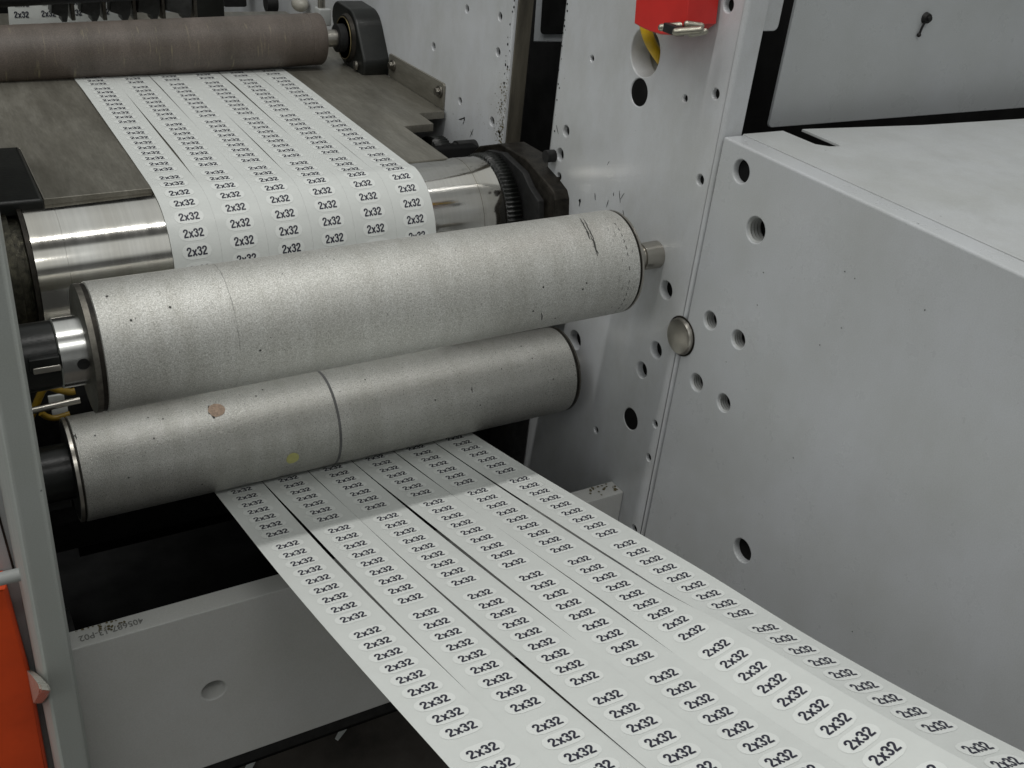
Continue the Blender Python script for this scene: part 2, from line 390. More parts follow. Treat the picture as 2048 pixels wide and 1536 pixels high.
# lid with slot
bm = bmesh.new()
sl = [(.7236, .6982), (.7479, .693), (.7471, .6461), (.7235, .6545)]
P_ = [(.6745, -.1), (1.6, -.1), (1.6, .655), (1.08, .672), (.90, .681), (.7495, .6985), (.7489, .6475), (.744, .6455), (.7345, .6475), (.7255, .656), (.7245, .6985), (.6745, .6985)]
plate(bm, P_, [], .0025, MZ(zt + .0004), .0008)
frombm('lid', bm, M_top, cov)
for (a, b, r) in HC[1:6]:
    bm = bmesh.new(); prof = []
    dmax = 1.48 * r; nth = 4
    for k in range(nth * 2 + 1):
        prof.append((X0 + .0018 + k * (dmax - .002) / (2 * nth), r * (.985 if k % 2 == 0 else .87)))
    lathe(bm, prof, (0, a, b), (1, a, b), 36, 0, False)
    for f in bm.faces:
        if int(round((f.calc_center_median().x - X0 - .0018) / ((dmax - .002) / (2 * nth)) - .5)) % 2: f.material_index = 1
    frombm('threaded_bore', bm, [M_bore, M_bolt], cov, ang=20, recalc=False)
bm = bmesh.new(); box(bm, (X0 + .03, -.1, -1.04), (1.59, .69, zt - .02)); frombm('inner_casing', bm, M_dark, cov)
# upper right panel
pn = empty('upper_panel', 'flat grey-white panel above the box cover, held by one small bolt', 'panel')
bm = bmesh.new()
q0 = PY(1537, 256, .73)
plate(bm, roundpoly([(q0.x, q0.z), (1.7, q0.z - .002), (1.7, -.05), (q0.x, -.05)], [.005, 0, 0, .005], 5), [], .003, MY(.73), .0008)
frombm('panel', bm, M_white, pn)
bm = bmesh.new(); c = PY(1852, 36, .729)
cyl(bm, c + Vector((0, .001, 0)), c - Vector((0, .0035, 0)), .0058, .0048, 20); cyl(bm, c, c - Vector((0, .006, 0)), .003, .0028, 6)
frombm('bolt', bm, M_black, pn)
bm = bmesh.new(); e = PY(1838, 70, .728); tube(bm, spline([c + Vector((-.002, -.002, -.003)), (c + e) / 2 + Vector((-.0012, -.001, 0)), e], 5), .0012, 8)
bmesh.ops.create_uvsphere(bm, u_segments=10, v_segments=8, radius=.0022, matrix=Matrix.Translation(e)); frombm('pin', bm, M_black, pn)
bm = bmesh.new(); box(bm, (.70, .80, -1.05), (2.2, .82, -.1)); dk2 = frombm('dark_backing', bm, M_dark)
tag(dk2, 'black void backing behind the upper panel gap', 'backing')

# round plug on the seam
pg = empty('seam_plug', 'round steel plug set in the seam between side plate and box cover', 'plug')
bm = bmesh.new(); yz = (.7008, -.463)
lathe(bm, [(X0 - .0004, .0212), (X0 - .0008, .0208), (X0 - .0008, .0192)], (0, *yz), (1, *yz), 48, 0, True); frombm('rim', bm, M_grease, pg)
bm = bmesh.new(); lathe(bm, [(X0 - .0009, .0194), (X0 - .0034, .0190), (X0 - .0046, .0176), (X0 - .0042, .0170)], (0, *yz), (1, *yz), 64, 0, True); frombm('cap', bm, M_shaft, pg)

# ---- left frame plate -----------------------------------------------------
bm = bmesh.new(); plate(bm, [(.0213, -1.15), (.0455, -1.15), (.0455, -.2), (.0213, -.2)], [], .42, MY(YF), .0052, seg=6)
lf = frombm('side_plate', bm, M_frame); tag(lf, 'pale grey vertical side plate seen edge-on at the far left', 'side plate')
# crossbar
bm = bmesh.new()
plate(bm, roundpoly([(.0457, -.9035), (.6495, -.9035), (.6495, -.6895), (.0457, -.6935)], .001, 2), [(.1687, -.798, .0118)], .023, MY(.745), .0012, .0014)
mpz = MZ(-.6912)
def M3(u, v): p = PZ(u, v, -.692); return (p.x, p.y)
cb = frombm('cross_bar', bm, [M_bar]); tag(cb, 'grey-white horizontal cross bar low between the side plates, number stamped on top', 'cross bar')
# worn chips and grime on the bar's top
bm = bmesh.new()
def barz(x): return -.6935 + (x - .0457) / (.6495 - .0457) * .004
mb = lambda a, b, d: Vector((a, b, barz(a) + .0003 - d))
for k in range(26):
    u = random.gauss(218, 14); v = 1248 + (218 - u) * .27 + random.gauss(0, 7); p = M3(u, v)
    if .747 < p[1] < .7665: blob(bm, p, random.uniform(.0006, .002), mb, 0)
for k in range(14):
    u = random.uniform(150, 240); v = 1258 - (u - 150) * .25 + random.uniform(0, 3); p = M3(u, v); p = (p[0], min(max(p[1], .762), .7665)); blob(bm, p, random.uniform(.0005, .0016), mb, 0)
frombm('grime_spots', bm, M_grime, cb, smooth=False); bm = bmesh.new()
for k in range(60):
    u = random.uniform(1175, 1240); v = 975 + random.gauss(0, 10); p = M3(u, v)
    if .747 < p[1] < .7665 and p[0] < .647: blob(bm, p, random.uniform(.0007, .0022), mb, 0)
frombm('grime_spots', bm, M_grime, cb, smooth=False)['label'] = 'dark greasy chips on the right end of the bar top'
bm = bmesh.new(); box(bm, (.0457, .75, -.925), (.6495, .772, -.9045), .001); ch = frombm('bar_edge_shade', bm, M_black, cb)  # black strip imitating the shadow along the bar's bottom edge

# dark machine interior under the table
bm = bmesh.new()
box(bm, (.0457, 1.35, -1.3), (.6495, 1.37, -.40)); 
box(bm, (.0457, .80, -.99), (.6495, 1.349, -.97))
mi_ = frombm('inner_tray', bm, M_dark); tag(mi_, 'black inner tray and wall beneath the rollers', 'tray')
bm = bmesh.new(); box(bm, (.0457, 1.02, -.80), (.6495, 1.05, -.76), .002); box(bm, (.0457, .86, -.90), (.6495, .875, -.86), .002)
ib = frombm('inner_rail', bm, M_black); tag(ib, 'dark rails in the shadow below the lower roller', 'rail')
bm = bmesh.new(); cyl(bm, (.0457, .80, -.745), (.056, .80, -.745), .04, seg=48); hb = frombm('hub_disc', bm, M_black)
tag(hb, 'dark round hub on the inside of the left plate above the bar', 'hub')

bm = bmesh.new(); box(bm, (.628, .955, -1.0), (.649, 1.13, -.47), .002); lg = frombm('shade_block', bm, M_black); tag(lg, 'added dark block imitating shade low between the side plates, behind the lower roller', 'guard')  # added block; its dark colour stands in for shade from the parts above
# number stamped on the bar
def textmesh(s, size, off=0, sx=1.0, align='CENTER', space=1.0):
    cu = D.curves.new('t', 'FONT'); cu.body = s; cu.size = size; cu.align_x = align; cu.align_y = 'CENTER'; cu.offset = off; cu.resolution_u = 3; cu.space_character = space
    o = D.objects.new('t', cu); C.objects.link(o); dg = bpy.context.evaluated_depsgraph_get(); dg.update()
    me = D.meshes.new_from_object(o.evaluated_get(dg)); vs = [(v.co.x * sx, v.co.y) for v in me.vertices]; fs = [tuple(p.vertices) for p in me.polygons]
    D.objects.remove(o); D.meshes.remove(me)
    if vs:
        cx_ = (min(v[0] for v in vs) + max(v[0] for v in vs)) / 2; cy_ = (min(v[1] for v in vs) + max(v[1] for v in vs)) / 2
        vs = [(a - cx_, b - cy_) for a, b in vs]
    return vs, fs
vs, fs = textmesh('405687-13-P02', .0105, .0001, .95)
w_ = max(v[0] for v in vs) - min(v[0] for v in vs); k_ = .057 / w_
me = D.meshes.new('stamped_number')
A_ = Vector(M3(286, 1239)); B_ = Vector(M3(158, 1277)); ctr = (A_ + B_) / 2; dx = (B_ - A_).normalized(); k_ = (A_ - B_).length / w_; dy = Vector((-dx.y, dx.x))
pts = [ctr + dx * (a * k_) + dy * b for a, b in vs]
me.from_pydata([(p.x, p.y, barz(p.x) + .0004) for p in pts], [], fs)
link('stamped_number', me, M_inkgrey, cb, smooth=False)

# ---- things outside the left plate --------------------------------------
og = empty('side_guard', 'white guard panel with orange-red lower half beyond the left plate', 'guard')
yG = .95
def G(u, v, y=yG): p = PY(u, v, y); return (p.x, p.z)
bm = bmesh.new(); plate(bm, [G(-260, 1900), G(190, 1900), G(-20, 700), G(-260, 700)], [], .01, MY(yG), .001); frombm('panel', bm, M_top, og)
bm = bmesh.new(); y2 = yG - .03
plate(bm, roundpoly([G(-250, 1850, y2), G(112, 1620, y2), G(64, 1358, y2), G(14, 1174, y2), G(-250, 1225, y2)], .002, 2), [], .028, MY(y2), .004); frombm('orange_cover', bm, M_orange, og)
bm = bmesh.new(); a = PY(0, 1040, yG - .002); b_ = PY(31, 1152, yG - .002); tube(bm, [a + (a - b_), a, b_], .0012, 6); frombm('dark_seam', bm, M_grease, og)
bm = bmesh.new(); a = PY(-60, 1172, .86); b_ = PY(47, 1147, .86); cyl(bm, a, b_, .0065, seg=20); rd = frombm('guard_rod', bm, M_grey)
tag(rd, 'short grey rod crossing the white guard panel beside the left plate', 'rod')
bm = bmesh.new()
pc = [PX(u, v, .0198) for u, v in ((64, 1340), (83, 1355), (97, 1370), (103, 1382), (96, 1392), (84, 1406), (70, 1412), (66, 1395))]
c0 = sum(pc, Vector()) / 8
dd = Vector((.009, -.004, 0))
va = [bm.verts.new(p * .93) for p in pc]; vb = [bm.verts.new(p * .93 + Vector((-.006, .004, 0))) for p in pc]
bm.faces.new(va); bm.faces.new(vb[::-1])
for k in range(8): bm.faces.new((va[k], va[(k + 1) % 8], vb[(k + 1) % 8], vb[k]))
bmesh.ops.bevel(bm, geom=list(bm.edges), offset=.0012, segments=2, affect='EDGES')
pl = frombm('latch', bm, M_plastic); tag(pl, 'small clear plastic latch stuck to the edge of the left plate', 'latch')

# ---- rollers ---------------------------------------------------------------
def cylmap(L, Rr, r, off=.0002):
    def f(x, a, d=0):
        t = (x - L[0]) / (Rr[0] - L[0]); yc = L[1] + (Rr[1] - L[1]) * t; zc = L[2] + (Rr[2] - L[2]) * t
        rr = r + off - d; return Vector((x, yc + rr * math.cos(a), zc + rr * math.sin(a)))
    return f
def hit(u, v, L, Rr, r):
    """(x, angle) where the view ray meets a roller"""
    d = ray(u, v); best = None
    t = 0.3
    while t < 3:
        p = d * t; s = (p.x - L[0]) / (Rr[0] - L[0]); yc = L[1] + (Rr[1] - L[1]) * s; zc = L[2] + (Rr[2] - L[2]) * s
        if math.hypot(p.y - yc, p.z - zc) <= r: return p.x, math.atan2(p.z - zc, p.y - yc)
        t += .0006
    return None
def rollmark(bm, L, Rr, r, w, pix, mi=1):
    h = [hit(u, v, L, Rr, r) for u, v in pix]
    if None in h: return
    f = cylmap(L, Rr, r, 0)
    h = [(x, a * r) for x, a in h]; fine = [Vector(h[0])]
    for a, b in zip(h, h[1:]):
        a, b = Vector(a), Vector(b); m_ = max(3, int((b - a).length / .003))
        for k in range(1, m_ + 1): fine.append(a.lerp(b, k / m_) + Vector((random.uniform(-1, 1), random.uniform(-1, 1))) * w * .35)
    mark(bm, fine, w, lambda x, s, d: f(x, s / r, d), mi)
def rollblob(bm, L, Rr, r, rad, pix, mi=1, j=.35, k=11, dome=0):
    h = hit(*pix, L, Rr, r)
    if not h: return
    f = cylmap(L, Rr, r, .0001)
    blob(bm, (h[0], h[1] * r), rad, lambda x, s, d: f(x, s / r, d), mi, k, j)
# upper grey roller
L1, R1 = (.097, .761, -.4059), (.595, .761, -.3985); r1 = .0518
ro = empty('idler_roller', 'upper large frosted aluminium roller with black scuffs at its right end', 'roller', 'frosted aluminium rollers')
bm = bmesh.new(); lathe(bm, [(.0995, r1 - .0012), (.1002, r1), (.5905, r1)], L1, R1, 160, 0, False)
for s in ([(1159, 437), (1170, 455), (1178, 470)], [(1166, 438), (1176, 458), (1186, 478), (1189, 492)], [(1181, 472), (1190, 495), (1194, 512)], [(1172, 462), (1180, 480)], [(1187, 480), (1192, 500), (1197, 508)]):
    rollmark(bm, L1, R1, r1, .0013, s)
for k in range(22):   # dashed wear line round the right end
    t0 = -1.25 + k * .17; xx = .5775
    if random.random() < .25: continue
    a0 = 3.0 - t0 * .9 if False else 1.75 + k * .13
    f = cylmap(L1, R1, r1, 0); pts = [Vector((xx + random.uniform(-.0004, .0004), (a0 + .018 * i) * r1)) for i in range(5)]
    mark(bm, pts, .0009, lambda x, s, d: f(x, s / r1, d), 1)
for k in range(26):
    xx = random.choice((.5705, .566, .5835)) + random.uniform(-.001, .001); a0 = random.uniform(1.7, 4.2)
    f = cylmap(L1, R1, r1, 0); pts = [Vector((xx + random.uniform(-.0003, .0003), (a0 + .02 * i) * r1)) for i in range(4)]
    mark(bm, pts, .0006, lambda x, s, d: f(x, s / r1, d), 2)
rollmark(bm, L1, R1, r1, .0004, [(467, 640), (476, 665), (480, 700), (479, 735)], 2)
rollmark(bm, L1, R1, r1, .0012, [(1082, 625), (1084, 640)], 1)
rollmark(bm, L1, R1, r1, .0016, [(303, 543), (310, 545)], 1)
for p in ((214, 593), (262, 641), (1173, 566), (1165, 578), (1086, 574), (1110, 636), (1066, 622), (340, 615), (520, 700)): rollblob(bm, L1, R1, r1, .0012, p)
for k in range(90):
    rollblob(bm, L1, R1, r1, random.uniform(.0003, .0007), (random.uniform(220, 1230), random.uniform(470, 760)), 2)
frombm('body', bm, [M_alu, M_ink, M_inkgrey], ro)
bm = bmesh.new(); lathe(bm, [(.0960, r1 - .004), (.0962, r1 - .0012), (.0995, r1 - .0011)], L1, R1, 96, 0, True); frombm('end_ring', bm, M_grease, ro)
bm = bmesh.new(); lathe(bm, [(.0916, r1 - .001), (.0918, r1 - .0006), (.0960, r1 - .0005)], L1, R1, 96, 0, True); frombm('end_cap', bm, M_bolt, ro)
bm = bmesh.new(); lathe(bm, [(.5905, r1 - .0012), (.5935, r1 - .0012)], L1, R1, 96, 0, True); frombm('end_ring', bm, M_grease, ro)
bm = bmesh.new(); lathe(bm, [(.5935, r1 - .0004), (.5958, r1 - .0004), (.5962, r1 - .0015)], L1, R1, 96, 0, True); frombm('end_cap', bm, M_shaft, ro)
bm = bmesh.new(); lathe(bm, [(.5962, .0125), (.628, .0125), (.6285, .0142), (.6498, .0142)], L1, R1, 48, 0, True); frombm('shaft', bm, M_shaft, ro)
bm = bmesh.new(); lathe(bm, [(.0715, .0265), (.0725, .0275), (.0895, .0275), (.0915, .0275)], L1, R1, 64, 0, True)
h = hit(167, 728, L1, R1, .0275)
col = frombm('shaft_collar', bm, M_steel, ro)
if h:
    f = cylmap(L1, R1, .0275, .0); c = f(*h); nrm = (c - Vector((c.x, .761, -.406))).normalized()
    bm = bmesh.new(); cyl(bm, c - nrm * .004, c + nrm * .0003, .0045, seg=18); frombm('set_screw', bm, M_black, col)
bm = bmesh.new(); lathe(bm, [(.0457, .0265), (.071, .0265)], L1, R1, 48, 0, True); box(bm, (.05, .7325, -.404), (.0712, .74, -.394), .0006); frombm('bearing_block', bm, M_blacksh, ro)
bm = bmesh.new(); box(bm, (.052, .7315, -.4055), (.0712, .737, -.4005), .0006); frombm('key', bm, M_shaft, ro)
# lower grey roller
L2, R2 = (.0814, .874, -.5918), (.6254, .874, -.5888); r2 = .0508
rr = empty('idler_roller', 'lower frosted aluminium roller with a dark seam line and tan sticker', 'roller', 'frosted aluminium rollers')
bm = bmesh.new(); lathe(bm, [(.0850, r2 - .0012), (.0856, r2), (.6195, r2)], L2, R2, 160, 0, False)
rollblob(bm, L2, R2, r2, .0085, (433, 820), 2, .12, 16)
rollblob(bm, L2, R2, r2, .0072, (585, 916), 3, .1, 18)
rollmark(bm, L2, R2, r2, .0032, [(418, 812), (421, 826), (428, 836)], 1)
for p in ((296, 836), (326, 838), (308, 877), (149, 873), (190, 872), (257, 955), (525, 780), (512, 793), (1042, 693), (1064, 717), (1003, 738), (1106, 758), (404, 968), (943, 779), (730, 760), (870, 800), (960, 810)): rollblob(bm, L2, R2, r2, .0011, p)
rollmark(bm, L2, R2, r2, .0011, [(943, 774), (944, 786)]); rollmark(bm, L2, R2, r2, .0012, [(151, 868), (153, 880)])
for k in range(110): rollblob(bm, L2, R2, r2, random.uniform(.0003, .0007), (random.uniform(170, 1130), random.uniform(690, 1000)), 4)
frombm('body', bm, [M_alu2, M_ink, M_sticker, M_spot, M_inkgrey], rr)
hs = hit(676, 830, L2, R2, r2)[0]
bm = bmesh.new(); lathe(bm, [(hs - .0014, r2 - .001), (hs - .0014, r2 + .0002), (hs - .0004, r2 + .00025), (hs - .0003, r2 + .0001), (hs + .0003, r2 + .0001), (hs + .0004, r2 + .00025), (hs + .0014, r2 + .0002), (hs + .0014, r2 - .001)], L2, R2, 120, 0, False); frombm('seam_band', bm, flat('dark_grey_seam', (.10, .10, .10), .5), rr)
bm = bmesh.new(); lathe(bm, [(.0832, r2 - .003), (.0833, r2 - .0012), (.0850, r2 - .0012)], L2, R2, 96, 0, True); frombm('end_ring', bm, M_grease, rr)
bm = bmesh.new(); lathe(bm, [(.0800, r2 - .0035), (.0802, r2 - .0006), (.0832, r2 - .0004)], L2, R2, 96, 0, True); frombm('end_cap', bm, M_shaft, rr)
bm = bmesh.new(); lathe(bm, [(.0798, r2 - .006), (.0799, r2 - .0037)], L2, R2, 96, 0, True); frombm('end_face', bm, M_black, rr)
bm = bmesh.new(); lathe(bm, [(.6195, r2 - .0006), (.6235, r2 - .0006)], L2, R2, 96, 0, True); frombm('end_ring', bm, M_grease, rr)
bm = bmesh.new(); lathe(bm, [(.6235, r2 - .0002), (.6254, r2 - .0004)], L2, R2, 96, 0, True); frombm('end_cap', bm, M_bolt, rr)
bm = bmesh.new(); lathe(bm, [(.6254, .0125), (.6498, .0125)], L2, R2, 36, 0, True); frombm('shaft', bm, M_shaft, rr)
bm = bmesh.new(); lathe(bm, [(.0457, .027), (.0797, .027)], L2, R2, 48, 0, True); frombm('bearing_block', bm, M_blacksh, rr)
# chrome cylinder with gear
LC, RC = (.085, 1.035, -.4620), (.59, 1.045, -.4535); rC = .070
cy_ = empty('print_cylinder', 'polished steel cylinder under the label web with a black gear at its end', 'cylinder')
bm = bmesh.new(); lathe(bm, [(.085, rC - .001), (.0858, rC), (.0862, rC), (.1135, rC), (.1138, rC), (.1140, rC - .0005), (.1144, rC - .0005), (.1146, rC), (.1149, rC), (.5672, rC), (.5675, rC), (.5677, rC - .0005), (.5682, rC - .0005), (.5684, rC), (.5687, rC), (.5965, rC), (.597, rC - .0002), (.5975, rC - .001)], LC, RC, 160, 0, False)
frombm('body', bm, M_chrome, cy_)
bm = bmesh.new(); lathe(bm, [(.0805, rC - .006), (.081, rC + .0008), (.085, rC + .0008)], LC, RC, 96, 0, True); frombm('end_ring', bm, M_grease, cy_)
M_oil = flat('oily_mottled_steel', (.045, .042, .03), .25, .75, .9, 160, .6)
bm = bmesh.new(); lathe(bm, [(.0457, rC - .012), (.05, rC - .004), (.071, rC - .003), (.0715, rC - .009), (.0805, rC - .009)], LC, RC, 96, 0, True); frombm('bearer', bm, M_oil, cy_)
def gear(bm, c, x0, x1, r, nt_, h=.003, L=None):
    seg = nt_ * 4; prof = []
    for k in range(seg):
        q = k % 4; prof.append(r if q in (0, 1) else r - h)
    A = []; B = []
    for k in range(seg):
        a = 2 * math.pi * (k + (.25 if k % 4 in (0,) else 0)) / seg; rr_ = prof[k]
        A.append(bm.verts.new((x0, c[0] + rr_ * math.cos(a), c[1] + rr_ * math.sin(a)))); B.append(bm.verts.new((x1, c[0] + rr_ * math.cos(a), c[1] + rr_ * math.sin(a))))
    for k in range(seg): bm.faces.new((A[k], A[(k + 1) % seg], B[(k + 1) % seg], B[k]))
    bm.faces.new(A[::-1]); bm.faces.new(B)
bm = bmesh.new(); gear(bm, (1.0455, -.4530), .600, .6185, rC + .0022, 84); frombm('gear', bm, M_blacksh, cy_, ang=20)
bm = bmesh.new(); lathe(bm, [(.5975, rC - .003), (.6215, rC - .006)], LC, RC, 96, 0, True); frombm('gear_hub', bm, M_grease, cy_)
# second gear further back
g2 = PX(893, 278, .625); bm = bmesh.new(); gear(bm, (g2.y + .008, g2.z - .044), .605, .627, .0445, 52, .0026)
gg = frombm('drive_gear', bm, M_blacksh, ang=20); tag(gg, 'smaller black toothed gear half hidden under the table edge', 'gear')
k2 = PX(936, 302, .64); bm = bmesh.new(); cyl(bm, (.622, k2.y, k2.z), (.6495, k2.y, k2.z), .0145, seg=32); cyl(bm, (.618, k2.y, k2.z), (.622, k2.y, k2.z), .012, seg=32)
kk = frombm('round_stud', bm, M_black); tag(kk, 'black round stud on the far plate behind the gear', 'stud')
# bearing block in the slot between the plates
bb = empty('bearing_block', 'greasy black bearing block beside the gear, between the white plates', 'bearing block')
bm = bmesh.new()
Qb = lambda u, v, x=.6305: (lambda p: (p.y, p.z))(PX(u, v, x))
Pb = [Qb(1106, 640), Qb(900, 640), Qb(930, 320), Qb(958, 292), Qb(1000, 287), Qb(1052, 318), Qb(1092, 364), Qb(1106, 383), Qb(1110, 400)]
plate(bm, roundpoly(Pb, .003, 3), [], .034, MX(.6305), .002)
frombm('casting', bm, M_grease, bb)
bm = bmesh.new(); Pb2 = [Qb(1078, 640, .622), Qb(900, 640, .622), Qb(940, 320, .622), Qb(975, 300, .622), Qb(1004, 306, .622), Qb(1045, 345, .622), Qb(1059, 376, .622), Qb(1076, 402, .622)]
plate(bm, roundpoly(Pb2, .003, 3), [], .008, MX(.622), .001); frombm('cover', bm, M_black, bb)
bm = bmesh.new()
for k in range(60):
    a_ = random.random(); y_ = 1.05 - .07 * a_ + random.gauss(0, .006); z_ = -.3745 - .02 * a_; x_ = random.uniform(.634, .66)
    bmesh.ops.create_icosphere(bm, subdivisions=1, radius=random.uniform(.0004, .001), matrix=Matrix.Translation((x_, y_, z_ + .0005)))
frombm('swarf', bm, M_oil, bb)
b3 = PX(1101, 312, .645); bm = bmesh.new(); cyl(bm, (.638, b3.y, b3.z), (.6495, b3.y, b3.z), .0072, seg=24); st = frombm('stud', bm, M_black); tag(st, 'short black stud on the edge of the near side plate above the bearing block', 'stud')

# brown roller
LB, RB = (.06, 1.503, -.3595), (.566, 1.507, -.3462); rB = .037
br = empty('rubber_roller', 'brown rubber covered roller resting above the table', 'roller')
bm = bmesh.new(); lathe(bm, [(-.12, rB), (.5425, rB), (.543, rB - .0006), (.5445, rB - .0006), (.545, rB), (.563, rB), (.5655, rB - .0015), (.566, rB - .004)], LB, RB, 128, 0, True); frombm('body', bm, M_brown, br)
bm = bmesh.new(); lathe(bm, [(.566, .0125), (.603, .0125)], LB, RB, 40, 0, True); frombm('shaft', bm, M_shaft, br)
bg_ = empty('flange_bearing', 'black cast flange bearing holding the brown roller shaft', 'bearing')
def hull2(c, big, ears, er_, n_=64):
    pts = []
    for (cx1, cy1, rr1) in [(c[0], c[1], big)] + [(e[0], e[1], er_) for e in ears]:
        for k in range(n_): pts.append((cx1 + rr1 * math.cos(2 * math.pi * k / n_), cy1 + rr1 * math.sin(2 * math.pi * k / n_)))
    pts = sorted(set(pts))
    def half(ps):
        o = []
        for p in ps:
            while len(o) > 1 and (o[-1][0] - o[-2][0]) * (p[1] - o[-2][1]) - (o[-1][1] - o[-2][1]) * (p[0] - o[-2][0]) <= 1e-9: o.pop()
            o.append(p)
        return o[:-1]
    return half(pts) + half(pts[::-1])
cB = (1.507, -.3455)
bm = bmesh.new(); plate(bm, hull2(cB, .0435, [(cB[0] + .042, cB[1] + .022), (cB[0] - .044, cB[1] - .028)], .023), [], .041, MX(.6085), .004, seg=4); frombm('housing', bm, M_blacksh, bg_)
bm = bmesh.new(); lathe(bm, [(.590, .019), (.5908, .0205), (.609, .0205)], (0, *cB), (1, *cB), 48, 0, True); frombm('collar', bm, M_black, bg_)
bm = bmesh.new(); lathe(bm, [(.603, .031), (.6035, .033), (.609, .036)], (0, *cB), (1, *cB), 64, 0, True); frombm('race', bm, M_grease, bg_)
bm = bmesh.new(); lathe(bm, [(.6025, .0295), (.6018, .0303), (.6025, .031)], (0, *cB), (1, *cB), 64, 0, True); frombm('brass_ring', bm, flat('brass_rim', (.3, .24, .12), .35, .9), bg_)
bm = bmesh.new()
for e in ((cB[0] - .042, cB[1] - .031),): cyl(bm, (.604, *e), (.6090, *e), .0075, seg=6)
frombm('bolt', bm, M_bolt, bg_)
# ---- table ------------------------------------------------------------------
tbm = bmesh.new(); zT = -.386
plate(tbm, [(.1075, 1.0425), (.5603, 1.0626), (.5619, 1.1941), (.6054, 1.1964), (.6073, 1.2451), (.6468, 1.2472), (.6468, 1.9), (.0457, 1.9), (.0457, 1.205), (.1075, 1.205)], [], .010, MZ(zT), .0008)
tt = frombm('web_table', tbm, M_table); tag(tt, 'worn dull steel table under the upper label web, notched right edge', 'table')
bm = bmesh.new(); plate(bm, roundpoly([(1.2533, -.3862), (1.437, -.3862), (1.437, -.353), (1.2533, -.351)], [0, 0, .004, .005], 4), [], .0028, MX(X0 - .0031), .0006)
frombm('flange', bm, M_table, tt)
for u, v in ((786, 131), (879, 183)):
    p = PX(u, v, X0 - .004); bm = bmesh.new(); cyl(bm, (X0 - .0035, p.y, p.z), (X0 - .006, p.y, p.z), .0085, .008, 24); cyl(bm, (X0 - .006, p.y, p.z), (X0 - .011, p.y, p.z), .0058, .0052, 6); frombm('screw', bm, M_bolt, tt)
bm = bmesh.new(); plate(bm, roundpoly([(-.02, 1.036), (.1068, 1.036), (.1072, 1.204), (-.02, 1.206)], .003, 3), [], .014, MZ(zT + .0025), .004, seg=5)
lb = frombm('end_bracket', bm, M_blacksh); tag(lb, 'black end bracket at the left corner of the steel table', 'bracket')
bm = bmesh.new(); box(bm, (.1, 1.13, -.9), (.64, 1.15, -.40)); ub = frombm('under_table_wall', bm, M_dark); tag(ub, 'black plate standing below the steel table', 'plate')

# ---- label strips --------------------------------------------------------------
def fitz(y): t = y - .85; return -.63505 - .20717 * t + .0736 * t * t - .04582 * t ** 3
path = []   # (y, z)
c1 = Vector((1.0405, -.4568)); ra = rC + .0009; c2 = Vector((.874, -.5903)); rb = r2 + .0009
zW = c1.y + ra
y = 1.66
while y > c1.x + .004: path.append((y, zW if y < 1.1 else zW)); y -= .004
dv_ = c2 - c1; al = math.atan2(dv_.y, dv_.x) % (2 * math.pi); ph = al - math.acos((ra + rb) / dv_.length)
k = 40
for i in range(k + 1):
    a = math.pi / 2 + (ph - math.pi / 2) * i / k; path.append((c1.x + ra * math.cos(a), c1.y + ra * math.sin(a)))
i_dep = len(path)
ps = ph - math.pi; pe = -math.radians(101.5)
p0 = Vector(path[-1]); p1 = c2 + rb * Vector((math.cos(ps), math.sin(ps)))
for i in range(1, 20): q = p0.lerp(p1, i / 20); path.append((q.x, q.y))
for i in range(31):
    a = ps + (pe - ps) * i / 30; path.append((c2.x + rb * math.cos(a), c2.y + rb * math.sin(a)))
ye, ze = path[-1]; dz0 = ze - fitz(ye); y = ye - .004
while y > .06: path.append((y, fitz(y) + dz0 * math.exp(-(ye - y) / .07))); y -= .004
S = [0]
for a, b in zip(path, path[1:]): S.append(S[-1] + math.hypot(b[0] - a[0], b[1] - a[1]))
import bisect
def at_s(s):
    i = min(max(bisect.bisect_right(S, s) - 1, 0), len(S) - 2); t = (s - S[i]) / (S[i + 1] - S[i]); a, b = path[i], path[i + 1]
    i0 = max(i - 1, 0); i1 = min(i + 2, len(S) - 1)
    d = Vector((path[i1][0] - path[i0][0], path[i1][1] - path[i0][1])).normalized()
    return a[0] + (b[0] - a[0]) * t, a[1] + (b[1] - a[1]) * t, Vector((-d.y, d.x)) * -1   # normal: pointing up on the table
s_at_y = lambda y, lo: next(S[i] for i in range(lo, len(S)) if path[i][0] <= y)
s_top = s_at_y(c1.x + .004, 0); s_dep = S[i_dep - 1]; i_ex = i_dep + 19 + 30; s_ex = S[i_ex]
s_85 = s_at_y(.85, i_ex)
WS = .0488; XL = .2108
def sm(x, a, b): t = min(max((x - a) / (b - a), 0), 1); return t * t * (3 - 2 * t)
ph_ = [random.uniform(0, 6.28) for _ in range(12)]
def lift(i, s, u):
    """height of strip i above the web line, u in -.5...5"""
    if s < s_top:
        w = sm(s_top - s, 0, .12) * (1 - sm(s_top - s, .36, .46))
        tilt = (.0004 + .0004 * math.sin(s * 11 + ph_[i])) * w; hh = .0006 * w * (1 + math.sin(s * 9 + ph_[i + 6]))
        if i in (0,): tilt = .0010 * w
        return .0004 + hh + tilt * (.5 - u) + .0006 * w * (.25 - u * u)
    if s > s_ex:
        w = sm(s - s_ex, .0, .16); f_ = sm(s - s_ex, .45, .75)
        tilt = (.0004 + .0004 * math.sin(s * 8.5 + ph_[i] * 1.7)) * w; hh = .0010 * w * math.sin(s * 10 + ph_[i + 6])
        ex = 0
        if i == 4: q_ = sm(s - s_ex, .40, .54); ex = .010 * q_ * (u + .5) - .002 * q_; tilt *= 1 - q_
        if i == 5: q_ = sm(s - s_ex, .40, .54); ex = -.010 * q_ * (u + .5) + .0075 * q_; tilt *= 1 - q_
        return .0004 + .001 * w + hh + ex + tilt * (.5 - u) + .0005 * w * (.25 - u * u)
    return .0004
